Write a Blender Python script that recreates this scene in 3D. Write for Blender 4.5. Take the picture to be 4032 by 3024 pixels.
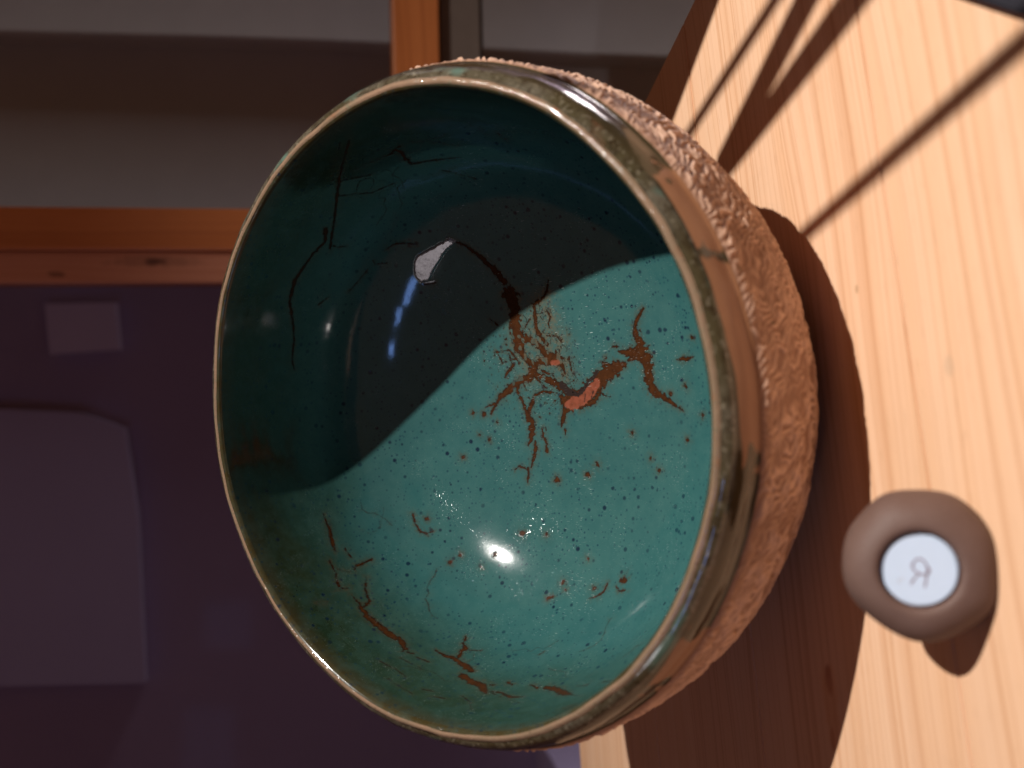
import bpy, bmesh, math, random
import numpy as np
from mathutils import Vector, Matrix, Euler

S = bpy.context.scene
COL = S.collection
for o in list(bpy.data.objects):
    bpy.data.objects.remove(o, do_unlink=True)

# ---------------------------------------------------------------- camera
cam_d = bpy.data.cameras.new("camera")
cam = bpy.data.objects.new("camera", cam_d)
COL.objects.link(cam)
cam.location = (0.0111593, -0.3365603, 0.1627773)
cam.rotation_euler = (-0.1094619, 1.3897005, -1.6820631)     # phone held on its side
cam_d.sensor_width = 36.0
cam_d.lens = 37.43
cam_d.clip_start = 0.01
cam_d.clip_end = 60.0
cam_d.dof.use_dof = True
cam_d.dof.focus_distance = 0.435
cam_d.dof.aperture_fstop = 8.6
S.camera = cam

# ---------------------------------------------------------------- light
W = bpy.data.worlds.new("World")
S.world = W
W.use_nodes = True
W.node_tree.nodes["Background"].inputs[0].default_value = (1.0, 0.46, 0.20, 1)
W.node_tree.nodes["Background"].inputs[1].default_value = 0.112
S.view_settings.view_transform = 'Standard'
S.view_settings.look = 'None'
S.view_settings.exposure = 0.0
S.view_settings.gamma = 1.0

def aim(o, target):
    d = Vector(target) - o.location
    o.rotation_euler = d.to_track_quat('-Z', 'Y').to_euler()

def lamp(name, kind, loc, target, power, col, **kw):
    d = bpy.data.lights.new(name, kind)
    o = bpy.data.objects.new(name, d)
    COL.objects.link(o)
    o.location = loc
    aim(o, target)
    d.energy = power
    d.color = col
    for k, v in kw.items():
        setattr(d, k, v)
    return o

LAMP = Vector((0.8040, -0.5250, 1.2720))
# the halogen display spot, high on the right
lamp("display_spot", 'SPOT', LAMP, (0.25, -0.08, 0.0), 178.0, (1.0, 0.95, 0.90),
     spot_size=math.radians(60), spot_blend=1.0, shadow_soft_size=0.0118)
# added low fill for the wall and curtain, no such lamp seen
lamp("back_room_fill", 'AREA', (1.8, 0.80, -0.66), (0.1, 1.0, 0.35), 21.0, (0.95, 0.86, 0.86),
     shape='RECTANGLE', size=0.5, size_y=0.5)
# strips of evening sky seen in the glaze
for bp, bd, ln, pw in (((0.053, 0.121, 0.122), (-0.68, -0.68, 0.27), 0.26, 0.72), ((0.042, 0.126, 0.128), (-0.56, -0.80, 0.195), 0.20, 0.52),
                       ((0.027, 0.131, 0.131), (-0.39, -0.90, 0.17), 0.13, 0.42)):
    bp = Vector(bp)
    lamp("dusk_window", 'AREA', bp + Vector(bd).normalized() * 1.7, bp, pw, (0.22, 0.42, 1.0), shape='RECTANGLE', size=ln, size_y=0.13)
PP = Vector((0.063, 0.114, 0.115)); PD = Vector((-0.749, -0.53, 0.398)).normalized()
lamp("flake_fill", 'AREA', PP + PD * 1.4, PP, 0.27, (0.95, 0.86, 0.9), shape='RECTANGLE', size=0.126, size_y=0.126)  # added unseen lamp, placed for the pale glaze patch to mirror

# ---------------------------------------------------------------- helpers
def vnoise(p, seed=0):
    """value noise in [0,1], p: (N,3) numpy"""
    i = np.floor(p).astype(np.int64); f = p - i
    f = f * f * (3 - 2 * f)
    def h(a, b, c):
        n = (a * 374761393 + b * 668265263 + c * 2147483647 + seed * 1274126177) & 0xffffffff
        n = ((n ^ (n >> 13)) * 1274126177) & 0xffffffff
        n = n ^ (n >> 16)
        return (n & 0xffff) / 65535.0
    x, y, z = i.T
    r = 0
    for dx in (0, 1):
        wx = f[:, 0] if dx else 1 - f[:, 0]
        for dy in (0, 1):
            wy = f[:, 1] if dy else 1 - f[:, 1]
            for dz in (0, 1):
                wz = f[:, 2] if dz else 1 - f[:, 2]
                r = r + wx * wy * wz * h(x + dx, y + dy, z + dz)
    return r

def link_mesh(name, verts, faces, mat, parent=None, smooth=True):
    me = bpy.data.meshes.new(name)
    me.from_pydata([tuple(v) for v in verts], [], faces)
    me.validate(); me.update()
    if smooth:
        me.polygons.foreach_set("use_smooth", [True] * len(me.polygons))
    o = bpy.data.objects.new(name, me)
    COL.objects.link(o)
    if mat: me.materials.append(mat)
    if parent: o.parent = parent
    return o

def bm_obj(name, bm, mat, parent=None, smooth=False):
    me = bpy.data.meshes.new(name)
    bmesh.ops.recalc_face_normals(bm, faces=bm.faces)
    bm.to_mesh(me); bm.free()
    if smooth:
        me.polygons.foreach_set("use_smooth", [True] * len(me.polygons))
    o = bpy.data.objects.new(name, me)
    COL.objects.link(o)
    if mat: me.materials.append(mat)
    if parent: o.parent = parent
    return o

def grid_mesh(name, P, mat, parent, attrs=None, closed=True):
    """P: (rows, cols, 3); columns wrap round"""
    nr, nc = P.shape[:2]
    idx = np.arange(nr * nc).reshape(nr, nc)
    nxt = np.roll(idx, -1, 1) if closed else idx[:, 1:]
    cur = idx if closed else idx[:, :-1]
    q = np.stack([cur[:-1], nxt[:-1], nxt[1:], cur[1:]], -1).reshape(-1, 4)
    me = bpy.data.meshes.new(name)
    me.vertices.add(nr * nc)
    me.vertices.foreach_set("co", P.reshape(-1).astype(np.float32))
    me.loops.add(q.size)
    me.loops.foreach_set("vertex_index", q.reshape(-1).astype(np.int32))
    me.polygons.add(len(q))
    me.polygons.foreach_set("loop_start", np.arange(0, q.size, 4, dtype=np.int32))
    me.update(calc_edges=True)
    me.polygons.foreach_set("use_smooth", np.ones(len(q), dtype=bool))
    for k, v in (attrs or {}).items():
        a = me.attributes.new(k, 'FLOAT', 'POINT')
        a.data.foreach_set("value", v.reshape(-1).astype(np.float32))
    me.validate()
    o = bpy.data.objects.new(name, me)
    COL.objects.link(o)
    me.materials.append(mat)
    if parent: o.parent = parent
    return o

def empty(name, loc=(0, 0, 0), rot=(0, 0, 0)):
    o = bpy.data.objects.new(name, None)
    COL.objects.link(o)
    o.location = loc; o.rotation_euler = rot
    o.empty_display_size = 0.02
    return o

def tag(o, label, cat, group=None):
    o['label'] = label; o['category'] = cat
    if group: o['group'] = group

def box_bm(bm, x0, x1, y0, y1, z0, z1, bev=0.0):
    r = bmesh.ops.create_cube(bm, size=1)
    for v in r['verts']:
        v.co = Vector(((x0 + x1) / 2 + v.co.x * (x1 - x0), (y0 + y1) / 2 + v.co.y * (y1 - y0), (z0 + z1) / 2 + v.co.z * (z1 - z0)))
    if bev:
        es = list({e for v in r['verts'] for e in v.link_edges})
        bmesh.ops.bevel(bm, geom=es, offset=bev, segments=2, affect='EDGES', profile=0.6)

def box(name, b, mat, parent=None, bev=0.001):
    bm = bmesh.new(); box_bm(bm, *b, bev=bev)
    return bm_obj(name, bm, mat, parent)

def rod_bm(bm, a, b, r0, r1=None, seg=14):
    a, b = Vector(a), Vector(b); d = b - a
    m = Matrix.Translation((a + b) / 2) @ d.to_track_quat('Z', 'Y').to_matrix().to_4x4()
    bmesh.ops.create_cone(bm, cap_ends=True, segments=seg, radius1=r0, radius2=r1 if r1 is not None else r0, depth=d.length, matrix=m)

# ---------------------------------------------------------------- node helpers
class NT:
    def __init__(s, name):
        s.m = bpy.data.materials.new(name); s.m.use_nodes = True
        s.t = s.m.node_tree; s.b = s.t.nodes["Principled BSDF"]
    def n(s, typ, **kw):
        x = s.t.nodes.new(typ)
        for k, v in kw.items():
            if k.startswith('i_'):
                key = k[2:]
                x.inputs[int(key) if key.isdigit() else key.replace('_', ' ')].default_value = v
            else: setattr(x, k, v)
        return x
    def l(s, a, b): s.t.links.new(a, b)
    def coord(s, scale=(1, 1, 1), kind='Object', add=None):
        c = s.n('ShaderNodeTexCoord').outputs[kind]
        if add is not None:
            v = s.n('ShaderNodeVectorMath', operation='ADD'); s.l(c, v.inputs[0]); s.l(add, v.inputs[1]); c = v.outputs[0]
        m = s.n('ShaderNodeVectorMath', operation='MULTIPLY'); s.l(c, m.inputs[0]); m.inputs[1].default_value = scale
        return m.outputs[0]
    def noise(s, scale=(1, 1, 1), detail=2.0, rough=0.5, add=None, dist=0.0):
        x = s.n('ShaderNodeTexNoise', i_Scale=1.0, i_Detail=detail, i_Roughness=rough, i_Distortion=dist)
        s.l(s.coord(scale, add=add), x.inputs['Vector'])
        return x.outputs[0]
    def ramp(s, fac, stops, interp='LINEAR'):
        r = s.n('ShaderNodeValToRGB'); r.color_ramp.interpolation = interp
        e = r.color_ramp.elements
        while len(e) < len(stops): e.new(0.5)
        for k, (p, c) in enumerate(stops):
            e[k].position = p
            e[k].color = (*c, 1) if isinstance(c, tuple) else (c, c, c, 1)
        s.l(fac, r.inputs[0])
        return r.outputs[0]
    def mix(s, fac, a, b, mode='MIX'):
        x = s.n('ShaderNodeMix', data_type='RGBA', blend_type=mode)
        for sock, v in ((x.inputs[0], fac), (x.inputs[6], a), (x.inputs[7], b)):
            if hasattr(v, 'default_value'): s.l(v, sock)
            elif isinstance(v, tuple): sock.default_value = (*v, 1)
            else: sock.default_value = v
        return x.outputs[2]
    def math(s, op, a, b=0.0, clamp=False):
        x = s.n('ShaderNodeMath', operation=op, use_clamp=clamp)
        for k, v in enumerate((a, b)):
            if hasattr(v, 'default_value'): s.l(v, x.inputs[k])
            else: x.inputs[k].default_value = v
        return x.outputs[0]
    def attr(s, name): return s.n('ShaderNodeAttribute', attribute_name=name).outputs['Fac']
    def bump(s, h, strength=0.3, dist=0.001):
        b = s.n('ShaderNodeBump', i_Strength=strength, i_Distance=dist)
        s.l(h, b.inputs['Height']); s.l(b.outputs[0], s.b.inputs['Normal'])
        return b
    def set(s, color=None, rough=None, **kw):
        for key, v in (('Base Color', color), ('Roughness', rough)):
            if v is None: continue
            if hasattr(v, 'default_value'): s.l(v, s.b.inputs[key])
            else: s.b.inputs[key].default_value = (*v, 1) if isinstance(v, tuple) else v
        for k, v in kw.items(): s.b.inputs[k.replace('_', ' ')].default_value = v
        return s.m

def plain(name, c, rough=0.5, var=0.12, scale=60.0, **kw):
    t = NT(name)
    n = t.noise((scale,) * 3, 3)
    return t.set(t.mix(n, tuple(v * (1 - var) for v in c), tuple(min(1, v * (1 + var)) for v in c)), rough, **kw)

# ---------------------------------------------------------------- materials
def wood(name, pale, mid, late, rough=0.42, fine=520.0):
    t = NT(name)
    rnd = t.n('ShaderNodeObjectInfo').outputs['Random']
    off = t.n('ShaderNodeCombineXYZ'); t.l(t.math('MULTIPLY', rnd, 7.3), off.inputs[0]); t.l(t.math('MULTIPLY', rnd, 3.1), off.inputs[1])
    a = off.outputs[0]
    wav = t.noise((3.0, 9.0, 3.0), 2, 0.5, a)
    # growth lines: noise stretched hard along the grain, bent by a slow wave
    c = t.n('ShaderNodeTexCoord').outputs['Object']
    sep = t.n('ShaderNodeSeparateXYZ'); t.l(c, sep.inputs[0])
    yy = t.math('ADD', sep.outputs[1], t.math('MULTIPLY', wav, 0.035))
    com = t.n('ShaderNodeCombineXYZ')
    t.l(t.math('MULTIPLY', sep.outputs[0], 1.2), com.inputs[0]); t.l(t.math('MULTIPLY', yy, fine), com.inputs[1]); t.l(t.math('MULTIPLY', rnd, 40.0), com.inputs[2])
    g = t.n('ShaderNodeTexNoise', i_Scale=1.0, i_Detail=2.5, i_Roughness=0.55); t.l(com.outputs[0], g.inputs['Vector'])
    com2 = t.n('ShaderNodeCombineXYZ')
    t.l(t.math('MULTIPLY', sep.outputs[0], 0.8), com2.inputs[0]); t.l(t.math('MULTIPLY', yy, fine * 0.16), com2.inputs[1]); t.l(t.math('MULTIPLY', rnd, 11.0), com2.inputs[2])
    g2 = t.n('ShaderNodeTexNoise', i_Scale=1.0, i_Detail=2.0); t.l(com2.outputs[0], g2.inputs['Vector'])
    line = t.ramp(g.outputs[0], [(0.52, 0.0), (0.61, 0.75), (0.70, 1.0)])
    band = t.ramp(g2.outputs[0], [(0.36, 0.0), (0.66, 1.0)])
    col = t.mix(band, pale, mid)
    dens = t.ramp(g2.outputs[0], [(0.3, 0.35), (0.6, 0.95)])
    col = t.mix(t.math('MULTIPLY', line, t.math('MULTIPLY', dens, 0.62)), col, late)
    # resin canals and pores: short dark dashes
    p = t.noise((130.0, 2600.0, 200.0), 0, 0.5, a)
    fleck = t.ramp(p, [(0.75, 0.0), (0.82, 1.0)])
    col = t.mix(t.math('MULTIPLY', fleck, 0.35), col, tuple(v * 0.42 for v in late))
    sm = t.noise((22.0, 30.0, 22.0), 3, 0.6, a)
    col = t.mix(t.ramp(sm, [(0.45, 0.0), (0.75, 0.16)]), col, tuple(v * 0.75 for v in mid))
    t.bump(t.math('ADD', t.math('MULTIPLY', line, -0.5), t.math('MULTIPLY', p, 0.3)), 0.15, 0.0004)
    t.last = col
    return t, col, rough

t, c, r = wood("pine_top", (0.68, 0.435, 0.280), (0.65, 0.395, 0.238), (0.46, 0.215, 0.100))
# knots and bruises of the board, at their places in the table's own plane
def spot(t, col, cx, cy, rx, ry, colr, amt, base='Object'):
    c = t.n('ShaderNodeTexCoord').outputs[base]
    s = t.n('ShaderNodeVectorMath', operation='SUBTRACT'); t.l(c, s.inputs[0]); s.inputs[1].default_value = (cx, cy, 0)
    m = t.n('ShaderNodeVectorMath', operation='MULTIPLY'); t.l(s.outputs[0], m.inputs[0]); m.inputs[1].default_value = (1 / rx, 1 / ry, 0)
    w = t.noise((160, 160, 0), 3)
    ln = t.n('ShaderNodeVectorMath', operation='LENGTH'); t.l(m.outputs[0], ln.inputs[0])
    d = t.math('ADD', ln.outputs['Value'], t.math('MULTIPLY', t.math('SUBTRACT', w, 0.5), 1.1))
    f = t.ramp(d, [(0.55, 1.0), (1.0, 0.0)])
    return t.mix(t.math('MULTIPLY', f, amt), col, colr)
for (cx, cy, rx, ry, cc, am) in ((0.2516, 0.3728, 0.0065, 0.0030, (0.30, 0.09, 0.04), 0.85), (0.2713, 0.3706, 0.0050, 0.0016, (0.42, 0.17, 0.07), 0.7), (0.2600, 0.3722, 0.016, 0.007, (0.60, 0.30, 0.14), 0.5), (0.170, 0.4657, 0.0035, 0.0030, (0.42, 0.30, 0.20), 0.4), (0.2323, 0.4003, 0.004, 0.0018, (0.50, 0.26, 0.13), 0.4), (0.135, 0.425, 0.0018, 0.0012, (0.28, 0.17, 0.08), 0.5)):
    c = spot(t, c, cx, cy, rx, ry, cc, am)
PINE = t.set(c, r, Specular_IOR_Level=0.3)
t, c, r = wood("pine_varnished", (0.46, 0.15, 0.045), (0.41, 0.125, 0.034), (0.27, 0.07, 0.02), 0.35, 300)
PINE_ORANGE = t.set(c, r)
t, c, r = wood("pine_pink", (0.50, 0.215, 0.13), (0.45, 0.18, 0.10), (0.36, 0.12, 0.06), 0.45, 300)
for (cx, cy, rx, ry, am) in ((0.30, 0.005, 0.010, 0.0042, 0.95), (0.30, 0.005, 0.045, 0.006, 0.35), (0.38, -0.006, 0.009, 0.0032, 0.6)):
    c = spot(t, c, cx, cy, rx, ry, (0.09, 0.022, 0.008), am)
PINE_PINK = t.set(c, r)

# turquoise interior glaze
t = NT("turquoise_glaze")
hz = t.attr("height"); crack = t.attr("crack"); orange = t.attr("flesh"); dark = t.attr("scorch"); halo = t.attr("halo"); flake_sheen = t.attr("flake_sheen")
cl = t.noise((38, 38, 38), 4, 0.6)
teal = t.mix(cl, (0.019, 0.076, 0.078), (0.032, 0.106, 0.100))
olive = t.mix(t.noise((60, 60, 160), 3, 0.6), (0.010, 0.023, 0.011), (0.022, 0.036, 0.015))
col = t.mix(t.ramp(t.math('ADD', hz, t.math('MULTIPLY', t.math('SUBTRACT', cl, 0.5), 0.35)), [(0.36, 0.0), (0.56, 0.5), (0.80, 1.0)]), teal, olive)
col = t.mix(t.ramp(hz, [(0.90, 0.0), (0.985, 0.85)]), col, (0.05, 0.034, 0.012))
milk = t.noise((150, 150, 150), 3, 0.65)
col = t.mix(t.ramp(milk, [(0.4, 0.0), (0.75, 0.22)]), col, (0.06, 0.14, 0.125))
def speckle(t, scale, lo, hi, keep, rmul=1.0):
    v = t.n('ShaderNodeTexVoronoi', feature='F1', i_Scale=1.0, i_Randomness=1.0)
    t.l(t.coord((scale,) * 3), v.inputs['Vector'])
    rad = t.math('MULTIPLY', t.n_sep(v.outputs['Color'], 0), hi)
    rad = t.math('ADD', rad, lo)
    on = t.math('GREATER_THAN', t.n_sep(v.outputs['Color'], 1), 1 - keep)
    f = t.math('SUBTRACT', rad, v.outputs['Distance'])
    f = t.math('MULTIPLY', f, 7.0, True)
    return t.math('MULTIPLY', f, on)
def n_sep(s, c, k):
    x = s.n('ShaderNodeSeparateColor'); s.l(c, x.inputs[0]); return x.outputs[k]
NT.n_sep = n_sep
sp1 = speckle(t, 255, 0.05, 0.27, 0.85)
sp2 = speckle(t, 620, 0.08, 0.32, 0.8)
dens = t.ramp(t.noise((45, 45, 45), 2), [(0.35, 0.45), (0.6, 1.0)])
col = t.mix(t.math('MULTIPLY', t.math('MULTIPLY', sp2, dens), 0.7), col, (0.006, 0.028, 0.048))
col = t.mix(t.math('MULTIPLY', t.math('MULTIPLY', sp1, dens), 0.95), col, (0.004, 0.014, 0.030))
hn = t.ramp(t.noise((520, 520, 520), 4, 0.7), [(0.40, 0.25), (0.60, 1.0)])
col = t.mix(t.math('MULTIPLY', t.math('MULTIPLY', halo, hn), 0.75), col, (0.060, 0.040, 0.018))
brown = t.mix(t.math('MULTIPLY', t.attr('core'), t.noise((420, 420, 420), 3, 0.6)), (0.011, 0.004, 0.0015), (0.076, 0.024, 0.0055))
hz2 = t.ramp(t.noise((700, 700, 700), 4, 0.75), [(0.42, 0.2), (0.60, 1.0)])
col = t.mix(t.math('MULTIPLY', t.math('MULTIPLY', t.attr('rust'), hz2), 0.8), col, (0.120, 0.090, 0.050))
col = t.mix(crack, col, brown)
col = t.mix(t.math('MULTIPLY', orange, t.ramp(t.noise((500, 500, 500), 3), [(0.3, 0.6), (0.6, 1.0)])), col, (0.19, 0.052, 0.028))
col = t.mix(dark, col, (0.020, 0.012, 0.010))
col = t.mix(flake_sheen, col, (0.20, 0.185, 0.18))  # pale grey put in the colour for a reflection
scq = t.noise((6500, 420, 6500), 0)
scq = t.ramp(scq, [(0.775, 0.0), (0.80, 1.0)])
patchy = t.ramp(t.noise((70, 70, 70), 2), [(0.50, 0.0), (0.66, 1.0)])
col = t.mix(t.math('MULTIPLY', scq, t.math('ADD', t.math('MULTIPLY', patchy, 0.42), 0.07)), col, (0.55, 0.66, 0.62))   # scratches, their white glints painted as pale colour
rough = t.mix(crack, (0.10,) * 3, (0.5,) * 3)
rg = t.n('ShaderNodeRGBToBW'); t.l(rough, rg.inputs[0])
# orange-peel waviness, pinholes and knife scratches in the glass
wv = t.noise((240, 240, 240), 2)
pit = speckle(t, 520, 0.04, 0.16, 0.28)
scr = t.noise((900, 5200, 900), 0)
scr = t.ramp(scr, [(0.76, 0.0), (0.80, 1.0)])
h = t.math('ADD', t.math('MULTIPLY', wv, 0.26), t.math('ADD', t.math('MULTIPLY', pit, -0.5), t.math('MULTIPLY', scr, -0.2)))
t.bump(h, 0.22, 0.00045)
sl = t.math('SUBTRACT', 0.5, t.math('MULTIPLY', crack, 0.42)); t.l(sl, t.b.inputs['Specular IOR Level'])
GLAZE_IN = t.set(col, rg.outputs[0], Coat_Weight=0.12, Coat_Roughness=0.04)

# worn rim: glaze breaking to clay
t = NT("rim_glaze")
n1 = t.noise((60, 60, 60), 4, 0.6); n2 = t.noise((420, 420, 420), 3, 0.65)
col = t.mix(t.ramp(n1, [(0.35, 0.0), (0.65, 1.0)]), (0.24, 0.150, 0.098), (0.18, 0.128, 0.082))
col = t.mix(t.ramp(n2, [(0.58, 0.0), (0.70, 0.7)]), col, (0.13, 0.13, 0.085))
col = t.mix(t.ramp(n1, [(0.60, 0.0), (0.70, 0.6)]), col, (0.24, 0.085, 0.04))
col = t.mix(t.ramp(t.noise((900, 900, 900), 2), [(0.66, 0.0), (0.74, 0.75)]), col, (0.05, 0.028, 0.014))
t.bump(t.math('ADD', n2, t.noise((1100, 1100, 1100), 2)), 0.5, 0.0004)
RIM = t.set(col, 0.12, Coat_Weight=0.5, Coat_Roughness=0.06)

t = NT("band_glaze")
n1 = t.noise((30, 30, 30), 4, 0.6); n2 = t.noise((330, 330, 330), 4, 0.65); n3 = t.noise((26, 26, 55), 3, 0.6)
col = t.mix(t.ramp(n1, [(0.36, 0.0), (0.6, 1.0)]), (0.105, 0.090, 0.066), (0.050, 0.040, 0.020))
col = t.mix(t.ramp(n2, [(0.46, 0.0), (0.62, 0.75)]), col, (0.024, 0.016, 0.008))
col = t.mix(t.ramp(t.noise((620, 620, 620), 3), [(0.58, 0.0), (0.68, 0.55)]), col, (0.20, 0.17, 0.12))
col = t.mix(t.ramp(n3, [(0.56, 0.0), (0.63, 0.85)]), col, (0.075, 0.135, 0.105))
col = t.mix(t.ramp(t.noise((44, 44, 44), 3), [(0.66, 0.0), (0.76, 0.6)]), col, (0.12, 0.035, 0.014))
t.bump(t.math('ADD', t.math('MULTIPLY', n2, 0.5), t.noise((140, 140, 140), 2)), 0.22, 0.0006)
GLAZE_OUT = t.set(col, 0.09, Coat_Weight=0.5, Coat_Roughness=0.05)

t = NT("smooth_clay")
n1 = t.noise((70, 70, 70), 4, 0.6); run_reflect = t.attr("run_reflect")
col = t.mix(n1, (0.20, 0.085, 0.038), (0.28, 0.130, 0.062))
gl = t.mix(t.noise((60, 60, 60), 3), (0.018, 0.013, 0.007), (0.060, 0.045, 0.021))
col = t.mix(run_reflect, col, gl)
rr = t.math('SUBTRACT', 0.42, t.math('MULTIPLY', run_reflect, 0.30))
t.bump(t.noise((900, 900, 500), 3), 0.12, 0.0003)
CLAY_SMOOTH = t.set(col, rr)

t = NT("carved_clay")
n1 = t.noise((55, 55, 55), 4, 0.6); n2 = t.noise((700, 700, 700), 3, 0.7)
col = t.mix(n1, (0.22, 0.112, 0.068), (0.30, 0.165, 0.104))
col = t.mix(t.ramp(t.noise((240, 240, 240), 2), [(0.70, 0.0), (0.75, 0.8)]), col, (0.10, 0.055, 0.022))
col = t.mix(t.math('MULTIPLY', t.attr("ridge_light"), 0.9), col, (0.60, 0.385, 0.27))  # ridges painted lighter to lift the relief's light and shade
t.bump(n2, 0.3, 0.0004)
CLAY_CARVED = t.set(col, 0.62, Specular_IOR_Level=0.35)

t = NT("brown_clay")
n1 = t.noise((120, 120, 120), 4, 0.6); n2 = t.noise((1500, 1500, 1500), 3, 0.6)
col = t.mix(n1, (0.098, 0.054, 0.042), (0.135, 0.082, 0.066))
t.bump(t.math('ADD', n2, t.math('MULTIPLY', t.noise((260, 260, 260), 3), 1.2)), 0.3, 0.0004)
CLAY_BROWN = t.set(col, 0.62, Specular_IOR_Level=0.35)
DISC = plain("white_paint", (0.52, 0.62, 0.76), 0.28, 0.03, 400)
INK = plain("purple_ink", (0.20, 0.13, 0.17), 0.5, 0.1, 800)
INK_PALE = plain("faint_ink", (0.47, 0.48, 0.52), 0.5, 0.1, 800)
BLACK = plain("black_steel", (0.020, 0.020, 0.026), 0.4, 0.2, 300)
GREY = plain("grey_metal", (0.115, 0.088, 0.074), 0.42, 0.12, 90)
GREY_DK = plain("dark_seal", (0.03, 0.018, 0.014), 0.6, 0.1, 90)
WALL = plain("plaster_wall", (0.42, 0.33, 0.46), 0.9, 0.10, 5)
PALE_REFL = plain("pale_reflection", (0.68, 0.60, 0.78), 0.8, 0.05, 12)
REFL_BOX = plain("lilac_reflection_box", (0.52, 0.46, 0.64), 0.8, 0.06, 8)
CURT = plain("curtain_cloth", (0.56, 0.55, 0.49), 0.9, 0.06, 30)
FLOOR = plain("dark_floor", (0.16, 0.10, 0.08), 0.6, 0.2, 6)
g = bpy.data.materials.new("window_glass"); g.use_nodes = True
nt = g.node_tree; nt.nodes.clear()
out = nt.nodes.new('ShaderNodeOutputMaterial'); mx = nt.nodes.new('ShaderNodeMixShader'); tr = nt.nodes.new('ShaderNodeBsdfTransparent'); gs = nt.nodes.new('ShaderNodeBsdfGlossy')
tr.inputs[0].default_value = (0.80, 0.80, 0.84, 1); gs.inputs['Roughness'].default_value = 0.05; gs.inputs[0].default_value = (0.3, 0.3, 0.3, 1)
mx.inputs[0].default_value = 0.0012
nt.links.new(tr.outputs[0], mx.inputs[1]); nt.links.new(gs.outputs[0], mx.inputs[2]); nt.links.new(mx.outputs[0], out.inputs[0])
GLASS = g

# ================================================================ SETTING
def struct(o): o['kind'] = 'structure'; return o
struct(box("floor", (-3, 3, -2.5, 1.0, -0.78, -0.74), FLOOR, bev=0))
struct(box("wall", (-3, 3, 1.0, 1.06, -0.74, 2.6), WALL, bev=0))

# ================================================================ TABLE (glued pine boards)
TK = (0.0704, 0.4100, 0.0); TA = math.atan2(-0.2330, -0.9725)
table = empty("table", TK, (0, 0, TA))
tag(table, "pale pine table top of long glued boards under the bowl", "table")
cuts = [0.0, 0.1757, 0.311, 0.448, 0.542]
for k in range(4):
    y0, y1 = cuts[k] + (0.0002 if k else 0), cuts[k + 1] - 0.0002
    bm = bmesh.new()
    xr = lambda y: -0.0909 * y
    pts = [(xr(y0), y0), (1.05, y0), (1.05, y1), (xr(y1), y1)]
    top = [bm.verts.new((x, y, 0.0)) for x, y in pts]
    bot = [bm.verts.new((x, y, -0.030)) for x, y in pts]
    bm.faces.new(top); bm.faces.new(bot[::-1])
    for a in range(4):
        b = (a + 1) % 4
        bm.faces.new((top[a], bot[a], bot[b], top[b]))
    bmesh.ops.bevel(bm, geom=[e for e in bm.edges], offset=0.0005 if 0 < k < 3 else 0.0007, segments=2, affect='EDGES')
    bm_obj("board", bm, PINE, table)
for x, y in ((0.06, 0.08), (0.96, 0.08), (0.0, 0.49), (0.96, 0.49)):
    box("leg", (x - 0.02, x + 0.03, y - 0.025, y + 0.025, -0.74, -0.0302), PINE_ORANGE, table, 0.003)

# ================================================================ BOWL
bowl = empty("bowl", (0.007721, 0.089889, 0.056393), (0.7413292, -0.1082158, 0.0197705))
tag(bowl, "tilted handmade ceramic bowl, turquoise glaze inside, carved brown clay outside", "bowl")
RI, BI, NI, HB = 0.107, 0.094, 2.9, 0.1

def wob(th):
    return (0.00035 * np.cos(2 * th + 1.0) + 0.0003 * np.cos(3 * th + 0.4) + 0.0002 * np.cos(5 * th + 2.0)
            + 0.00018 * np.cos(11 * th + 0.7) + 0.0009 * np.exp(-((th + 1.25) / 0.55) ** 2))

def revolve(rz, th, nrm=False):
    r = rz[:, 0][:, None]; z = rz[:, 1][:, None]
    fall = np.clip((z - 0.02) / 0.08, 0, 1)
    rr = r + wob(th)[None] * fall
    zz = z + fall ** 3 * (0.0004 * np.cos(2 * th - 0.6) + 0.00025 * np.cos(7 * th))[None]
    return np.stack([rr * np.cos(th)[None], rr * np.sin(th)[None], zz + 0 * rr], -1)

def resample(pts, n, smooth=True):
    p = np.array(pts, float)
    s = np.r_[0, np.cumsum(np.hypot(*np.diff(p, axis=0).T))]
    u = np.linspace(0, s[-1], n)
    if smooth and len(p) > 2:                       # monotone-ish cubic through the points
        m = np.gradient(p, s, axis=0)
        k = np.clip(np.searchsorted(s, u, side='right') - 1, 0, len(s) - 2)
        h = (s[k + 1] - s[k]); t = (u - s[k]) / h; t = t[:, None]; h = h[:, None]
        return (2*t**3-3*t**2+1)*p[k] + (t**3-2*t**2+t)*h*m[k] + (-2*t**3+3*t**2)*p[k+1] + (t**3-t**2)*h*m[k+1]
    return np.stack([np.interp(u, s, p[:, 0]), np.interp(u, s, p[:, 1])], 1)

# --- interior -------------------------------------------------------------
tt = np.linspace(0, math.pi / 2, 6000)
pr = np.stack([RI * np.cos(tt) ** (2 / NI), HB - BI * np.sin(tt) ** (2 / NI)], 1)
pr = pr[pr[:, 1] <= 0.0985]
NR, NC = 470, 1400
prof = resample(np.vstack([[(0.1083, 0.10015), (0.1075, 0.0996)], pr[::4]]), NR, False); prof[-1, 0] = 0.0003
th = np.linspace(-math.pi, math.pi, NC, endpoint=False)
P = revolve(prof, th)
tg = np.gradient(prof, axis=0); tg /= np.linalg.norm(tg, axis=1)[:, None]
nr2 = np.stack([-tg[:, 1], tg[:, 0]], 1)                 # outward (into the clay)
OUT = np.stack([nr2[:, 0][:, None] * np.cos(th)[None], nr2[:, 0][:, None] * np.sin(th)[None], nr2[:, 1][:, None] + 0 * th[None]], -1)
if (OUT[NR // 2, 0] * P[NR // 2, 0])[:2].sum() < 0: OUT = -OUT
V = P.reshape(-1, 3)
wn = vnoise(V * 900, 3) - 0.5; wn2 = vnoise(V * 2300, 5) - 0.5

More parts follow.
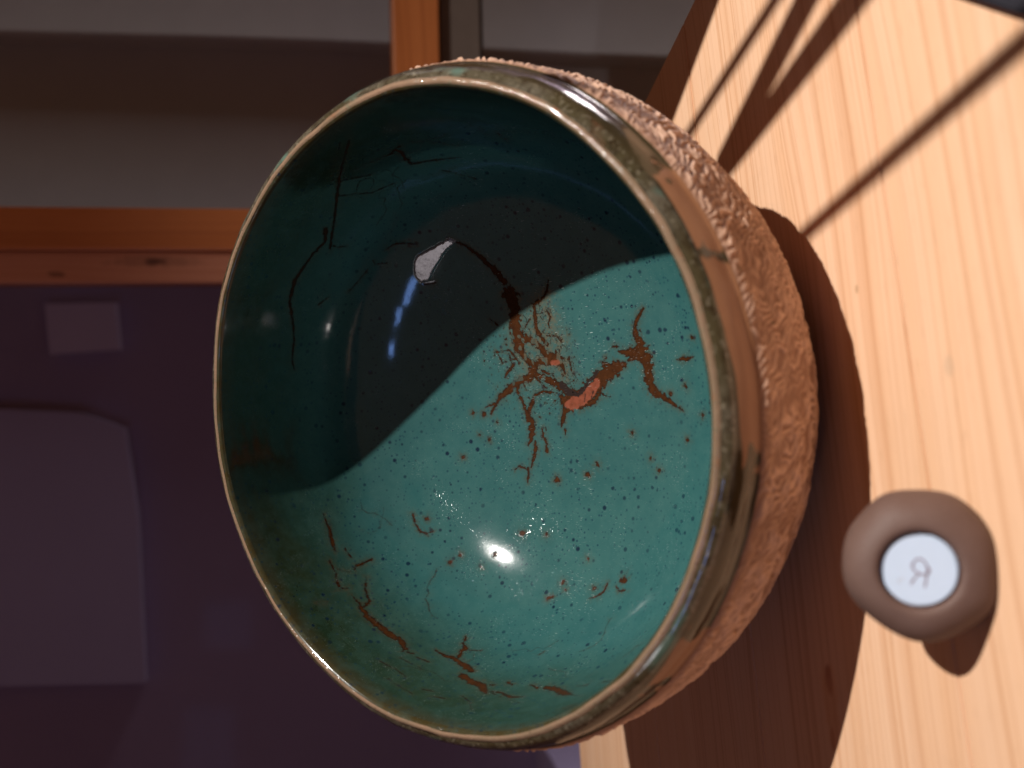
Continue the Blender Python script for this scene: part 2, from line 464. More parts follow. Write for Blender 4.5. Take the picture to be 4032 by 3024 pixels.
CRACKS = [[(445,228,97,516),(410,218,90,516),(367,223,83,435),(313,230,77,409),(258,229,72,491),(225,235,70,437)],[(258,229,72,327),(239,174,68,298),(213,139,65,216),(165,102,62,242),(144,60,61,454),(113,33,60,192),(80,26,60,64)],[(142,139,62,216),(143,100,62,376),(125,44,61,267)],[(462,29,89,64),(427,45,84,96),(399,72,80,75),(391,91,79,118),(380,123,79,129),(331,128,73,129),(278,133,69,162),(243,120,66,162),(207,95,64,129)],[(344,66,73,64),(316,56,70,75),(291,72,68,53),(274,69,67,53)],[(244,88,65,54),(238,43,64,64),(209,23,63,53)],[(225,235,70,186),(191,223,68,191),(155,203,65,229),(129,168,63,325),(89,201,63,327)],[(89,201,63,272),(73,257,66,219),(46,314,70,249),(17,358,74,194),(-8,388,77,134),(-19,440,85,45)],[(-8,388,77,123),(-49,419,82,89)],[(74,263,66,165),(36,276,67,121),(2,262,65,99),(-38,248,65,132),(-94,243,65,120)],[(7,96,60,64),(18,153,61,108),(5,189,62,109),(-31,214,63,164),(-67,239,65,246),(-107,219,64,229),(-161,229,67,229),(-198,250,70,77)],[(-184,216,67,76),(-217,216,69,164),(-254,230,72,131),(-291,246,76,66)],[(-290,262,78,77),(-323,262,81,99),(-354,270,86,55)],[(-296,327,85,55),(-284,304,81,66),(-294,279,80,66),(-301,263,79,55)],[(-138,174,63,76),(-171,172,64,87),(-199,159,65,97),(-232,163,67,108)],[(-132,156,63,65),(-145,155,63,65)],[(91,174,62,217),(63,113,61,215),(35,59,60,267),(0,25,60,266),(-15,-17,60,190)],[(-31,43,60,427),(-33,18,60,585),(-24,-54,60,605),(13,-110,60,574),(55,-161,61,544),(70,-207,63,463),(85,-265,67,184)],[(-64,29,60,266),(-73,50,60,235),(-109,65,61,150),(-135,79,61,64)],[(-148,61,61,75),(-169,61,62,43)],[(-64,-22,60,211),(-44,-101,60,209),(-10,-132,61,156)],[(-10,-132,61,73),(-28,-148,61,62),(-36,-178,62,41)],[(287,-394,94,70),(257,-362,86,140),(229,-340,80,171),(183,-340,77,211),(146,-351,76,377),(116,-352,75,603),(119,-321,72,455),(129,-279,69,254),(139,-244,67,82)],[(98,-280,68,81),(110,-313,71,253)],[(207,-357,81,90),(200,-365,81,40)],[(104,-368,77,476),(58,-369,76,361),(12,-371,75,351),(-34,-382,77,300),(-52,-417,82,224),(-80,-456,89,138),(-119,-514,104,44)],[(160,-216,66,62),(159,-235,67,113),(154,-250,68,41)],[(76,-510,101,24),(74,-551,111,155),(79,-601,127,24)],[(352,349,96,44),(320,318,87,61)],[(207,350,80,78),(210,284,73,55),(185,270,71,88),(149,244,67,77)],[(194,340,78,55),(159,327,74,66),(162,307,72,55)],[(142,278,69,132),(113,316,71,99),(97,325,72,66)],[(146,-5,61,53),(87,-8,60,53)],[(75,171,62,87),(32,131,61,76)],[(324,155,74,54),(291,189,72,76)],[(257,288,77,66),(256,298,78,55)],[(179,41,62,64),(146,34,61,64)],[(193,288,72,66),(165,286,71,77),(168,260,69,55)],[(104,139,62,86),(76,85,60,86)],[(60,239,65,55),(32,231,64,55)],[(99,-162,62,155),(87,-197,63,124),(96,-236,65,102)],[(-303,-78,69,167),(-304,-81,69,151)],[(-339,-27,72,190),(-341,-30,72,171)],[(-352,124,76,226),(-354,122,76,203)],[(-185,-258,70,122),(-187,-260,70,110)],[(-337,-371,97,140),(-338,-373,98,126)],[(-226,-519,114,117),(-228,-521,115,105)],[(-139,-606,132,115),(-140,-608,133,103)],[(-25,-536,106,126),(-27,-538,106,114)],[(-48,-460,89,138),(-50,-462,90,124)],[(149,-605,133,105),(147,-607,133,95)],[(-287,-337,86,101),(-289,-339,86,90)],[(-160,440,90,123),(-162,438,90,111)],[(-223,569,128,158),(-225,567,128,142)],[(-38,504,98,135),(-40,502,98,122)],[(-48,455,88,157),(-50,453,88,141)],[(-133,484,97,79),(-135,482,97,71)],[(120,-180,63,103),(119,-182,63,93)],[(-88,394,79,78),(-90,391,79,70)],[(234,297,76,77),(232,295,76,69)],[(-378,967,602,63),(-441,942,607,138),(-502,914,622,162),(-530,899,624,62)],[(-561,891,672,86),(-604,862,673,110),(-648,834,695,109),(-665,820,698,121),(-673,807,662,73)],[(-662,825,710,61),(-674,819,738,48)],[(-593,868,665,61),(-616,841,618,62),(-619,833,601,62),(-600,841,577,112),(-595,830,539,87),(-590,819,505,88)],[(-526,890,581,63),(-562,866,576,75)],[(-651,798,568,87),(-687,779,602,110),(-715,758,615,110),(-737,738,622,97),(-748,739,666,121),(-689,796,675,49)],[(-746,742,671,169),(-783,706,680,215),(-813,668,673,238),(-843,628,668,237),(-868,591,660,236)],[(-872,581,645,107),(-892,553,654,212),(-909,530,673,152),(-913,529,691,58)],[(-919,513,676,82),(-928,494,664,70)],[(-939,474,670,46),(-959,428,656,46)],[(-690,815,845,71),(-697,806,792,71)],[(-932,451,589,47),(-954,402,587,93),(-964,368,575,175),(-983,320,581,254),(-1002,267,595,206)],[(-966,356,566,128),(-948,367,526,117),(-946,357,511,129),(-929,384,493,71),(-913,390,464,83)],[(-948,355,514,53),(-957,296,485,29)],[(-1009,276,639,249),(-1021,239,650,225),(-1030,198,649,280),(-1042,152,673,243),(-1049,123,697,77)],[(-1036,147,637,122),(-1037,137,635,78)],[(-1047,110,674,55),(-1050,70,672,98),(-1055,13,693,118),(-1053,-33,681,43)],[(-1037,-10,597,55),(-1040,-53,614,108)],[(-1036,-90,609,194),(-1034,-151,630,245),(-1029,-219,672,208),(-1023,-264,698,51),(-999,-362,759,30)],[(-440,755,289,91),(-478,741,297,90),(-515,714,296,103),(-526,692,284,90),(-516,668,261,51)],[(-806,131,238,120),(-801,109,232,84)],[(-754,-138,203,93),(-782,-128,220,81),(-798,-96,229,70),(-804,-69,231,47)],[(-760,-185,213,46),(-774,-208,227,69),(-770,-237,230,68)],[(-919,541,806,34),(-949,483,789,40),(-977,425,790,34)],[(-1013,333,807,39),(-1024,292,788,44)],[(-1032,272,821,44),(-1042,224,803,38)],[(-1046,186,755,44),(-1056,132,779,43),(-1064,89,829,32)],[(-1047,117,682,38),(-1058,-53,728,32)],[(-1034,93,602,89),(-1038,66,610,77)],[(-1017,-233,623,32),(-1006,-289,638,47),(-1001,-289,618,31)],[(-984,-367,658,41),(-964,-433,702,60),(-894,-605,900,32)],[(-976,59,434,34),(-969,48,419,34)],[(-929,509,724,35),(-969,422,707,34)],[(-967,454,856,33),(-1014,338,859,38)],[(-463,704,260,168),(-465,702,259,143)],[(-561,293,136,200),(-563,290,136,170)],[(-569,180,123,136),(-570,177,124,115)],[(-626,551,253,152),(-628,548,252,129)],[(-635,407,195,176),(-637,404,195,149)],[(-649,579,285,152),(-651,577,285,129)],[(-679,453,238,88),(-681,450,238,75)],[(-752,76,196,156),(-753,73,197,132)],[(-776,59,211,107),(-778,56,212,91)],[(-769,-78,207,152),(-770,-82,208,129)],[(-733,-218,202,264),(-735,-221,203,224)],[(-665,-29,150,107),(-667,-32,151,91)],[(784,694,642,148),(738,736,617,130),(704,776,647,120),(669,810,662,110),(598,869,689,151),(520,918,686,131),(442,951,650,102),(372,977,633,82),(282,1007,635,83),(246,1014,622,62)],[(728,737,591,60),(718,731,550,61),(721,715,523,51)],[(658,695,397,52),(643,697,383,52),(643,661,345,42)],[(695,634,371,72),(710,602,357,72),(711,573,334,72),(698,530,292,62)],[(698,406,231,72),(669,358,198,102),(609,308,157,153),(551,267,129,215),(489,236,108,256)],[(537,577,217,94),(538,537,199,73)],[(543,818,441,42),(583,775,418,42),(627,726,400,41)],[(503,892,549,52),(529,864,515,52)],[(1060,227,913,80),(1017,325,833,95),(942,488,733,99),(873,587,668,102),(795,673,618,91),(712,749,580,92)],[(1021,316,882,47),(932,508,749,49)],[(1008,279,634,122),(1001,277,602,135),(982,298,556,124),(968,302,517,100),(968,198,454,63),(963,140,426,31)],[(959,442,697,37),(1000,294,619,74)],[(1022,206,620,42),(992,95,473,37)],[(929,508,716,56),(946,437,616,57)],[(887,567,676,57),(894,502,552,58),(918,419,504,38)],[(937,239,413,44),(892,153,324,38)],[(994,-96,477,83),(973,-99,435,60)],[(1014,254,633,97),(1001,301,630,98)]]
FLESH = [[(-48,33,60,266),(-43,0,60,451),(-28,-41,60,474),(4,-96,60,377),(30,-122,61,234)],[(130,82,61,161),(130,56,61,160)]]
SCORCH = [[(40,51,60,214),(2,25,60,213),(-13,-24,60,148),(3,-46,60,137),(36,-89,60,126),(73,-133,61,94)],[(-7,-98,60,42),(-32,-84,60,31)],[(-16,-58,60,32),(-45,-48,60,26)]]
rng = np.random.default_rng(7)
# crumbs of broken glaze strewn round the big crack
dist_c = None
cx = np.array([0.0150, 0.0185, 0.0065])
near = V[(np.linalg.norm(V - cx, axis=1) < 0.024)]
for q in near[rng.integers(0, len(near), 480)]:
    a = rng.uniform(0, 6.28); L = rng.uniform(1, 7)
    w = max(8, rng.gamma(2.0, 10.0))
    b = (q * 1e4); dv = np.array([math.cos(a), math.sin(a), 0]) * L
    CRACKS.append([(*b, w), (*(b + dv), w * 0.7)])
# fine veins branching off the big break
core_pts = np.array([p[:3] for st in CRACKS[:7] for p in st], float)
core_pts = core_pts[core_pts[:, 2] < 260]
for _ in range(70):
    p0 = core_pts[rng.integers(0, len(core_pts))].copy() + np.r_[rng.normal(0, 22, 2), 0]
    a = rng.uniform(0, 6.28); w = rng.uniform(14, 34); line = []
    for k in range(rng.integers(3, 8)):
        q_ = near[np.argmin(((near * 1e4 - p0) ** 2).sum(1))] * 1e4
        line.append((*q_, w * (1 - 0.1 * k)))
        a += rng.normal(0, 0.8); p0 = q_ + np.array([math.cos(a), math.sin(a), 0]) * rng.uniform(5, 11)
    CRACKS.append(line)
# craze lines wandering along the upper wall
def on_wall(a, z):
    r = RI * max(1e-6, 1 - ((HB - z) / BI) ** NI) ** (1 / NI)
    return np.array([r * math.cos(a), r * math.sin(a), z]) * 1e4
for _ in range(64):
    a = rng.uniform(-math.pi, math.pi); z = rng.uniform(0.040, 0.082); hd_ = rng.choice([0, math.pi]) + rng.normal(0, 0.5)
    w = rng.uniform(10, 42); line = []
    for k in range(rng.integers(4, 11)):
        line.append((*on_wall(a, z), w * (0.4 + 0.6 * rng.random()) * (1 if k else 0.3)))
        hd_ += rng.normal(0, 0.65); a += 0.0032 * math.cos(hd_) / 0.1; z = min(0.09, max(0.03, z + 0.0026 * math.sin(hd_)))
    CRACKS.append(line)
def dist_field(strokes, jit):
    best = np.full(len(V), 1.0, np.float32); halo = np.zeros(len(V), np.float32)
    VX, VY, VZ = V.T
    for st in strokes:
        st = [(np.array(p[:3]) * 1e-4, p[3] * 0.5e-5) for p in st]
        for (a, wa), (b, wb) in zip(st[:-1], st[1:]):
            m = 0.004 + max(wa, wb)
            lo = np.minimum(a, b) - m; hi = np.maximum(a, b) + m
            ix = np.flatnonzero((VX > lo[0]) & (VX < hi[0]) & (VY > lo[1]) & (VY < hi[1]) & (VZ > lo[2]) & (VZ < hi[2]))
            if not len(ix): continue
            d = b - a; L2 = max((d * d).sum(), 1e-12)
            q = V[ix]
            u = np.clip(((q - a) @ d) / L2, 0, 1)
            r = np.linalg.norm(q - a - u[:, None] * d, axis=1)
            w = (wa + (wb - wa) * u) * 1.25
            w = w * (1 + jit * 1.0 * wn[ix]) + jit * 0.00055 * wn2[ix] * np.minimum(1, w / 0.0004)
            best[ix] = np.minimum(best[ix], (r - w))
            halo[ix] = np.maximum(halo[ix], np.exp(-np.clip(r - w, 0, 1) / 0.0011) * np.clip(w / 0.0005, 0, 1))
    return best, halo
dc, halo = dist_field(CRACKS, 1.1)
AA = 0.00016
crack = np.clip(0.5 - dc / (2 * AA), 0, 1)
# islands of glaze left standing in the widest breaks
isl = vnoise(V * 620, 11)
crack *= np.where((dc < -0.0002) & (isl > 0.70) & (np.linalg.norm(V - cx, axis=1) < 0.016), 0.25, 1.0)
do, _ = dist_field(FLESH, 0.6); flesh = np.clip(0.5 - do / 0.0004, 0, 1)
dd, _ = dist_field(SCORCH, 1.0); scorch = np.clip(0.5 - dd / 0.0004, 0, 1)
# glaze patch flattened and painted pale for a reflection on the shaded wall
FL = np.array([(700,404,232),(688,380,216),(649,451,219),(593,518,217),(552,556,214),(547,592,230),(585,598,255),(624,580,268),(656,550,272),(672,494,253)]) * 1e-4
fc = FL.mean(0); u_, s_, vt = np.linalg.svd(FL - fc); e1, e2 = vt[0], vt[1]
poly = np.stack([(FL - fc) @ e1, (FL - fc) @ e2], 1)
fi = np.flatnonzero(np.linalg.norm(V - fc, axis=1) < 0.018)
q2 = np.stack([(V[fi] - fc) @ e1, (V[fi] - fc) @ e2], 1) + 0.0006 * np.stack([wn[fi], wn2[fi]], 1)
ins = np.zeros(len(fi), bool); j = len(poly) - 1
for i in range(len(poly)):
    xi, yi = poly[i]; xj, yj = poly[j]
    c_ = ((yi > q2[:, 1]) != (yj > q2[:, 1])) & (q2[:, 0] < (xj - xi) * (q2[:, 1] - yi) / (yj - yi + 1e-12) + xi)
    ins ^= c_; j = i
flake_sheen = np.zeros(len(V)); flake_sheen[fi[ins]] = 1.0

rust = np.zeros(len(V)); ri_ = np.flatnonzero(np.linalg.norm(V - cx, axis=1) < 0.032)
md = np.full(len(ri_), 1.0)
for p_ in core_pts * 1e-4: md = np.minimum(md, np.linalg.norm(V[ri_] - p_, axis=1))
rust[ri_] = np.exp(-(md / 0.0042) ** 1.5)
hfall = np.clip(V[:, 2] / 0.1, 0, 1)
disp = 0.00005 * crack + 0.0001 * flesh
disp += 0.000008 * np.sin(V[:, 2] * 1100) * np.clip((V[:, 2] - 0.055) / 0.03, 0, 1) * (vnoise(V * 30, 8))     # throwing rings
disp += 0.00022 * (vnoise(V * 75, 21) - 0.5)
Vd = V + OUT.reshape(-1, 3) * disp[:, None]
nf = np.cross(e1, e2); nf /= np.linalg.norm(nf)
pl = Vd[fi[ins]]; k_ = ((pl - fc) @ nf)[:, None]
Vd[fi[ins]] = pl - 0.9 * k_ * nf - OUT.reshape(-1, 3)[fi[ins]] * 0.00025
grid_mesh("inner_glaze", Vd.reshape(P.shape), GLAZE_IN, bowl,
          dict(height=hfall, crack=crack, flesh=flesh, scorch=scorch, halo=halo * (1 - crack), core=np.clip(-dc / 0.0007, 0, 1), rust=rust, flake_sheen=flake_sheen))

# --- rim, glazed band, smooth collar ---------------------------------------
th2 = np.linspace(-math.pi, math.pi, 900, endpoint=False)
T2 = th2[None]
def outer(name, pts, n, mat, amp=0.0, sc=200, attrs=None, smooth=True):
    pf = resample(pts, n, smooth)
    Q = revolve(pf, th2)
    if amp:
        d = (vnoise(Q.reshape(-1, 3) * sc, 31) - 0.5).reshape(Q.shape[:2])
        rad = Q[..., :2] / np.linalg.norm(Q[..., :2], axis=-1, keepdims=True)
        Q[..., :2] += rad * (amp * d)[..., None]
    return grid_mesh(name, Q, mat, bowl, attrs(Q) if attrs else None)
outer("rim", [(0.10825, 0.10014), (0.1090, 0.10045), (0.1098, 0.1002), (0.1104, 0.0997)], 16, RIM, 0.0005, 130)
outer("glaze_band", [(0.1104, 0.0997), (0.1116, 0.0992), (0.1128, 0.0983), (0.1137, 0.0971)], 22, GLAZE_OUT, 0.0004, 150)
def runs(Q):
    a = np.degrees(np.arctan2(Q[..., 1], Q[..., 0]))
    z = Q[..., 2]
    nz = (vnoise(Q.reshape(-1, 3) * 260, 41).reshape(a.shape) - 0.5) * 6.0
    m = np.zeros_like(a)
    for lo, hi in ((-58, 62), (-73.6, -71.2), (-130, -101.5), (-176, -141)):  # dark spans: glaze runs, plus dark reflections painted as glaze
        x = np.minimum(a + nz - lo, hi - a - nz)
        m = np.maximum(m, np.clip(0.5 + x / 0.8, 0, 1))
    drip = vnoise(np.stack([a.ravel() / 6.0, 0 * a.ravel(), 0 * a.ravel()], 1), 9).reshape(a.shape)
    m = np.maximum(m, np.clip(0.5 + (z - (0.0970 - 0.0024 * drip)) / 0.0004, 0, 1))
    return dict(run_reflect=m)
outer("collar", [(0.1137, 0.0971), (0.1143, 0.0960), (0.1150, 0.0945), (0.1156, 0.0925), (0.1160, 0.0900), (0.1166, 0.0880), (0.1172, 0.0874)], 44, CLAY_SMOOTH, 0.0003, 200, runs)

# --- carved clay wall ------------------------------------------------------
th3 = np.linspace(-math.pi, math.pi, 2300, endpoint=False)
pf = resample([(0.1172, 0.0874), (0.1178, 0.0868), (0.1185, 0.0800), (0.1192, 0.0720), (0.1194, 0.0640), (0.1185, 0.0550), (0.1158, 0.0420), (0.1110, 0.0300), (0.1045, 0.0200)], 200)
Q = revolve(pf, th3)
q = Q.reshape(-1, 3)
ar = (0.118 * th3)[None] + 0 * pf[:, :1]; bl = (np.linspace(0, 1, len(pf)) * 0.082)[:, None] + 0 * ar
A_, B_ = ar.ravel(), bl.ravel(); Z0 = 0 * A_
def n2d(fa, fb, seed, a=None, b=None):
    return vnoise(np.stack([(A_ if a is None else a) * fa, (B_ if b is None else b) * fb, Z0 + seed * 7.3], 1), seed)
wa = A_ + 0.0036 * (n2d(190, 190, 1) - 0.5) + 0.0060 * (n2d(60, 60, 2) - 0.5)
wb = B_ + 0.0036 * (n2d(190, 190, 3) - 0.5) + 0.0060 * (n2d(60, 60, 4) - 0.5)
ang = math.radians(58)
ra = wa * math.cos(ang) + wb * math.sin(ang); rb = -wa * math.sin(ang) + wb * math.cos(ang)
# wavy, broken wrinkles pressed in with a tool
ph = rb / 0.0028 + 2.3 * (n2d(150, 150, 12) - 0.5) + 1.1 * (n2d(340, 340, 13) - 0.5)
g1 = 0.5 + 0.5 * np.cos(2 * math.pi * ph)
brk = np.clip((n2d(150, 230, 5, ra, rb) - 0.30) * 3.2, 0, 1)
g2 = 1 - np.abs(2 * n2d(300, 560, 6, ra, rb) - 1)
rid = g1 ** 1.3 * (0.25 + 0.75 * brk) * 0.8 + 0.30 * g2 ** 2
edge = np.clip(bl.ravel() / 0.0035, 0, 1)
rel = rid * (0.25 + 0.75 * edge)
rad = np.stack([np.cos(th3)[None] + 0 * ar, np.sin(th3)[None] + 0 * ar, 0 * ar - 0.15], -1).reshape(-1, 3)
q = q + rad * ((rel - 0.55) * 0.0013)[:, None]
grid_mesh("carved_wall", q.reshape(Q.shape), CLAY_CARVED, bowl, dict(ridge_light=np.clip((rid - 0.22) * 1.9, 0, 1) * edge))
outer("foot", [(0.1045, 0.0200), (0.0940, 0.0110), (0.0780, 0.0040), (0.0500, 0.0003), (0.0010, 0.0)], 40, CLAY_CARVED, 0.0004, 180, lambda Q: dict(ridge_light=0 * Q[..., 0]))

# ================================================================ CLAY PRICE HOLDER
ZC = 0.0118
holder = empty("price_holder", (-0.0369, -0.0848, ZC))
tag(holder, "round brown clay price holder with a white marked disc, beside the bowl", "price holder")
ax = Vector((0.0, -0.27, 0.140)).normalized()
rgt = ax.cross(Vector((0, 0, 1))).normalized() * -1
up = rgt.cross(ax) * -1
if up.z < 0: up = -up
BAS = Matrix((rgt, up, ax)).transposed()          # local x right, y up, z out of the face
# outline in the face plane, measured every 45 degrees (right, up-right, up ...)
lob = lambda a: 0.0187 * (1 + 0.018 * np.cos(2 * a + 0.4) - 0.045 * np.exp(-((np.angle(np.exp(1j * (a - 2.45)))) / 0.40) ** 2) + 0.030 * np.exp(-((np.angle(np.exp(1j * (a - 3.28)))) / 0.30) ** 2) + 0.012 * np.cos(3 * a))
nA = 160
aa = np.linspace(0, 2 * math.pi, nA, endpoint=False)
prf = [(0.0, 0.0108), (0.60, 0.0108), (0.985, 0.0108), (1.02, 0.0110), (1.03, 0.0118), (1.045, 0.0125), (1.08, 0.0130), (1.14, 0.0134)]
HR = 0.0092
rows = []
for r, z in prf: rows.append(np.stack([HR * max(r, 0.001) * np.cos(aa), HR * max(r, 0.001) * np.sin(aa), z + 0 * aa], 1))
R0 = HR * 1.14
for f in np.linspace(0.04, 1, 34):
    ph = f * math.pi * 0.93
    # round body behind the face
    k = (1 - math.cos(min(ph, math.pi / 2))) if ph < math.pi / 2 else 1
    L_ = lob(aa)
    if ph <= math.pi / 2:
        rr = R0 + (L_ - R0) * math.sin(ph); zz = 0.001 + 0.0124 * math.cos(ph) ** 0.72
    else:
        rr = L_ * math.sin(ph) ** 0.75; zz = 0.001 + 0.0085 * math.cos(ph)
    rows.append(np.stack([rr * np.cos(aa), rr * np.sin(aa), zz + 0 * aa], 1))
G = np.array(rows)
gf = G.reshape(-1, 3)
gf = gf + (gf / (np.linalg.norm(gf, axis=1)[:, None] + 1e-9)) * ((vnoise(gf * 110 + 5, 51) - 0.5) * 0.0011)[:, None] * np.clip(np.hypot(gf[:, 0], gf[:, 1]) / 0.010 - 0.85, 0, 1)[:, None]
B3 = np.array(BAS)
gw = gf @ B3.T
zl = np.clip(-gw[:, 2], 0, 0.0150); gw[:, :2] *= ((0.0187 / np.sqrt(0.0187 ** 2 - zl ** 2)) ** 0.42)[:, None]     # lump pressed flat on its base
gw[:, 2] = np.maximum(gw[:, 2], -ZC + 0.0)         # sits flat on the table
grid_mesh("clay_body", gw.reshape(G.shape), CLAY_BROWN, holder)
def on_face(pts, z): return [Vector(B3 @ np.array((x, y, z))) for x, y in pts]
bm = bmesh.new()
bmesh.ops.create_cone(bm, cap_ends=True, segments=72, radius1=0.0090, radius2=0.0090, depth=0.0014)
bmesh.ops.bevel(bm, geom=[e for e in bm.edges if abs(e.verts[0].co.z - e.verts[1].co.z) < 1e-6], offset=0.0004, segments=3, affect='EDGES')
for v in bm.verts: v.co = Vector(B3 @ np.array((v.co.x, v.co.y, v.co.z + 0.0112)))
disc = bm_obj("disc", bm, DISC, holder, False)
# hand-drawn mark; (u, v) measured in the photograph's own frame: u to the picture's right, v down
def ink(name, line, w, mat):
    pts = [(-0.0, 0.0)] * 0
    for u, v in line:
        # picture right = downwards in the room, picture down = leftwards
        pts.append((-v * 0.0091 / 310, -u * 0.0091 / 310))
    ps = np.array(pts)
    s = np.r_[0, np.cumsum(np.hypot(*np.diff(ps, axis=0).T))]
    uu = np.linspace(0, s[-1], len(ps) * 6)
    ps = resample(ps, len(ps) * 6)
    d = np.gradient(ps, axis=0); d /= np.linalg.norm(d, axis=1)[:, None] + 1e-12
    nn = np.stack([-d[:, 1], d[:, 0]], 1)
    ww = w * (0.75 + 0.4 * vnoise(np.stack([uu * 900, 0 * uu, 0 * uu], 1), 61))
    l = on_face(ps + nn * ww[:, None], 0.01196); r = on_face(ps - nn * ww[:, None], 0.01196)
    vs = l + r; n = len(l)
    link_mesh(name, vs, [(i, i + 1, n + i + 1, n + i) for i in range(n - 1)], mat, disc, False)
ink("inked_mark", [(-52, -48), (-30, -88), (12, -92), (46, -58), (58, -8), (66, 24), (30, 34), (-12, 28), (-48, -2), (-62, -40), (-48, -66)], 0.00020, INK)
ink("inked_mark", [(40, -62), (62, -26), (74, -2), (52, 40), (46, 92), (34, 142)], 0.00024, INK)
ink("inked_mark", [(-6, 32), (-40, 62), (-62, 98), (-76, 124)], 0.00020, INK)
ink("inked_mark", [(-128, 88), (-150, 74), (-172, 88), (-166, 116)], 0.00014, INK_PALE)

# ================================================================ DISPLAY RACK (mostly out of the picture, throws the bar shadows)
rack = empty("display_rack", (0.2, -0.22, 0.0))
tag(rack, "black steel display rack whose base plate shows at the picture corner", "rack")
RO = Vector((0.2, -0.22, 0.0))
def at_rod(p, k): return Vector((p[0], p[1], 0.0)).lerp(LAMP, k)
KR = 0.16
rods = [((0.1194, 0.1124), (0.1461, 0.0196), 0.0024, 0.0026, 0.215), ((0.1020, 0.0660), (0.1375, -0.0046), 0.0049, 0.0056, 0.195),
        ((0.0990, 0.0570), (0.1265, -0.0353), 0.0036, 0.0053, 0.178), ((0.0570, 0.0110), (0.0883, -0.1149), 0.0022, 0.0026, 0.17)]
BAR_Y = -0.250
for a, b, r0, r1, kk in rods:
    A3, B3_ = at_rod(a, kk), at_rod(b, kk)
    d = B3_ - A3
    f = (BAR_Y - A3.y) / d.y
    E3 = A3 + d * f
    bm = bmesh.new(); rod_bm(bm, A3 - RO - d * 0.13, E3 - RO, r0, r0 + (r1 - r0) * f)
    bm_obj("rod", bm, BLACK, rack, True)
# flat side plate: its shadow falls along the table's right-hand edge
a0, b0 = at_rod((0.1225, 0.1450), KR), at_rod((0.1649, 0.0720), KR)
d = (b0 - a0); out = Vector((d.y, -d.x, 0)).normalized() * -1
if out.x < 0: out = -out
bm = bmesh.new()
ring = [a0 - d * 0.5, b0 + d * 3.0, b0 + d * 3.0 + out * 0.09, a0 - d * 0.5 + out * 0.09]
tp = [bm.verts.new(p - RO) for p in ring]; bt = [bm.verts.new(p - RO - Vector((0, 0, 0.003))) for p in ring]
bm.faces.new(tp); bm.faces.new(bt[::-1])
for i in range(4):
    j = (i + 1) % 4; bm.faces.new((tp[i], bt[i], bt[j], tp[j]))
bm_obj("side_plate", bm, BLACK, rack)
bm = bmesh.new(); box_bm(bm, 0.12 - RO.x, 0.36 - RO.x, BAR_Y - RO.y - 0.005, BAR_Y - RO.y + 0.005, 0.198, 0.292, 0.001); bm_obj("cross_bar", bm, BLACK, rack)
bm = bmesh.new(); rod_bm(bm, Vector((0.265, BAR_Y, -0.74)) - RO, Vector((0.265, BAR_Y, 0.20)) - RO, 0.006); bm_obj("upright", bm, BLACK, rack, True)
bm = bmesh.new()
ring = [(0.1175, -0.0750), (0.0943, -0.1160), (0.0720, -0.1560), (0.1100, -0.215), (0.262, -0.252), (0.235, -0.10)]
tp = [bm.verts.new((x - RO.x, y - RO.y, 0.0035)) for x, y in ring]; bt = [bm.verts.new((x - RO.x, y - RO.y, 0.0002)) for x, y in ring]
bm.faces.new(tp); bm.faces.new(bt[::-1])
for i in range(len(ring)):
    j = (i + 1) % len(ring); bm.faces.new((tp[i], bt[i], bt[j], tp[j]))
bmesh.ops.recalc_face_normals(bm, faces=bm.faces)
bmesh.ops.bevel(bm, geom=[e for e in bm.edges], offset=0.0008, segments=2, affect='EDGES')
bm_obj("base_plate", bm, BLACK, rack)

# ================================================================ GLAZED PARTITION BEHIND THE TABLE
win = empty("glazed_partition", (0.12, 0.64, -0.74))
tag(win, "dark glazed wooden partition with orange pine post and rail behind the bowl", "window")
WO = Vector((0.12, 0.64, -0.74))
def timber(name, x0, x1, y0, y1, z0, z1, mat, vertical, bev=0.0012):
    """box whose local X runs along the grain"""
    c = Vector(((x0 + x1) / 2, (y0 + y1) / 2, 0 if vertical else (z0 + z1) / 2))
    bm = bmesh.new()
    if vertical:
        box_bm(bm, z0, z1, x0 - c.x, x1 - c.x, y0 - c.y, y1 - c.y, bev)
        R = Matrix(((0, 1, 0), (0, 0, 1), (1, 0, 0)))
    else:
        box_bm(bm, x0 - c.x, x1 - c.x, z0 - c.z, z1 - c.z, -(y1 - c.y), -(y0 - c.y), bev)
        R = Matrix(((1, 0, 0), (0, 0, -1), (0, 1, 0)))
    o = bm_obj(name, bm, mat, win)
    o.location = c - WO
    o.rotation_euler = R.to_euler()
    return o
timber("post", 0.1325, 0.1690, 0.620, 0.670, -0.74, 1.30, PINE_ORANGE, True)
timber("stile", 0.1050, 0.1320, 0.626, 0.664, -0.70, 1.28, PINE_PINK, True)
timber("rail", 0.1695, 0.95, 0.622, 0.662, 0.0492, 0.0905, PINE_ORANGE, False)
timber("metal_strip", 0.1695, 0.95, 0.634, 0.660, 0.0095, 0.0465, GREY, False)
timber("seal", 0.1695, 0.95, 0.637, 0.657, 0.0467, 0.0490, GREY_DK, False, 0)
timber("seal", 0.1695, 0.95, 0.637, 0.657, 0.0065, 0.0093, GREY_DK, False, 0)
timber("top_rail", -0.95, 0.95, 0.622, 0.668, 1.302, 1.36, PINE_ORANGE, False)
timber("sill", -0.95, 0.104, 0.626, 0.664, -0.74, -0.69, PINE_ORANGE, False)
timber("sill", 0.170, 0.95, 0.626, 0.664, -0.74, -0.69, PINE_ORANGE, False)
for x0, x1, z0, z1 in ((-0.95, 0.1045, -0.688, 1.30), (0.1700, 0.95, 0.0910, 1.30), (0.1700, 0.95, -0.688, 0.0060)):
    o = box("glass_pane", (x0 - WO.x, x1 - WO.x, 0.645 - WO.y, 0.649 - WO.y, z0 - WO.z, z1 - WO.z), GLASS, win, 0)

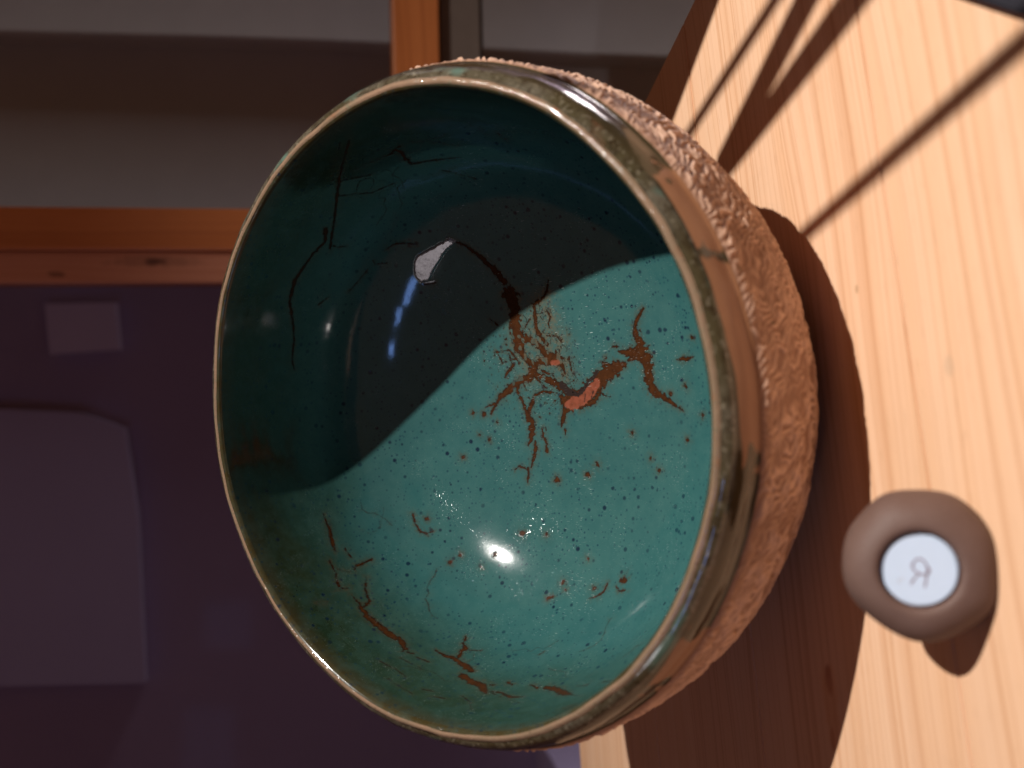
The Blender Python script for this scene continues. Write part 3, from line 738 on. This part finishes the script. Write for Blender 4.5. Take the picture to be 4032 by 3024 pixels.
# ================================================================ BEHIND THE GLASS: BOX, CURTAIN, PANELS FOR REFLECTIONS
def reflection(name, poly, y, t, mat, label, cat):  # panels standing in for reflections in the pane
    bm = bmesh.new()
    f = [bm.verts.new((x, y, z)) for x, z in poly]; b = [bm.verts.new((x, y + t, z)) for x, z in poly]
    bm.faces.new(f); bm.faces.new(b[::-1])
    for i in range(len(poly)):
        j = (i + 1) % len(poly); bm.faces.new((f[i], b[i], b[j], f[j]))
    o = bm_obj(name, bm, mat)
    tag(o, label, cat)
    return o
reflection("small_pane_reflection", [(0.1148, 0.4737), (0.1164, 0.3961), (0.0610, 0.3921), (0.0563, 0.4694)], 0.978, 0.0215, PALE_REFL,
     "small pale square card built as a panel behind the dark glass beside the wooden post", "reflection")
reflection("large_pane_reflection", [(-0.0063, 0.60), (-0.0063, 0.52), (-0.0120, 0.440), (-0.0318, 0.388), (-0.1352, 0.3755), (-0.333, 0.3706), (-0.322, 0.60)], 0.978, 0.0215, REFL_BOX,
     "large lilac grey reflection built as a board behind the dark glass with sloping edge", "board")
o = box("storage_box", (-0.95, -0.4335, 0.84, 0.99, -0.74, -0.0994), REFL_BOX, bev=0.004)
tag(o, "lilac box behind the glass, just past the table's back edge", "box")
# curtain of folded cloth
xs = np.linspace(0.200, 0.84, 420)
edges_ = [0.0, 0.205, 0.410, 0.63, 0.86]
ys = []
for x in xs:
    k = max(i for i, e in enumerate(edges_) if e <= x)
    u = (x - edges_[k]) / (edges_[k + 1] - edges_[k])
    y = 0.955 - 0.026 * (1 - u) ** 2.2
    s = min(1, u / 0.02)
    ys.append(0.955 + (y - 0.955) * s)
verts, faces = [], []
zs = np.linspace(-0.72, 1.0, 24)
for z in zs:
    for x, y in zip(xs, ys):
        verts.append((x + 0.0015 * math.sin(z * 9), y + 0.003 * math.sin(z * 5 + x * 8), z))
n = len(xs)
for r in range(len(zs) - 1):
    for c in range(n - 1):
        a = r * n + c; faces.append((a, a + 1, a + n + 1, a + n))
cur = link_mesh("curtain", verts, faces, CURT)
sm = cur.modifiers.new("thickness", 'SOLIDIFY'); sm.thickness = 0.002; sm.offset = 1.0
tag(cur, "grey folded curtain hanging behind the right-hand glass panes", "curtain")
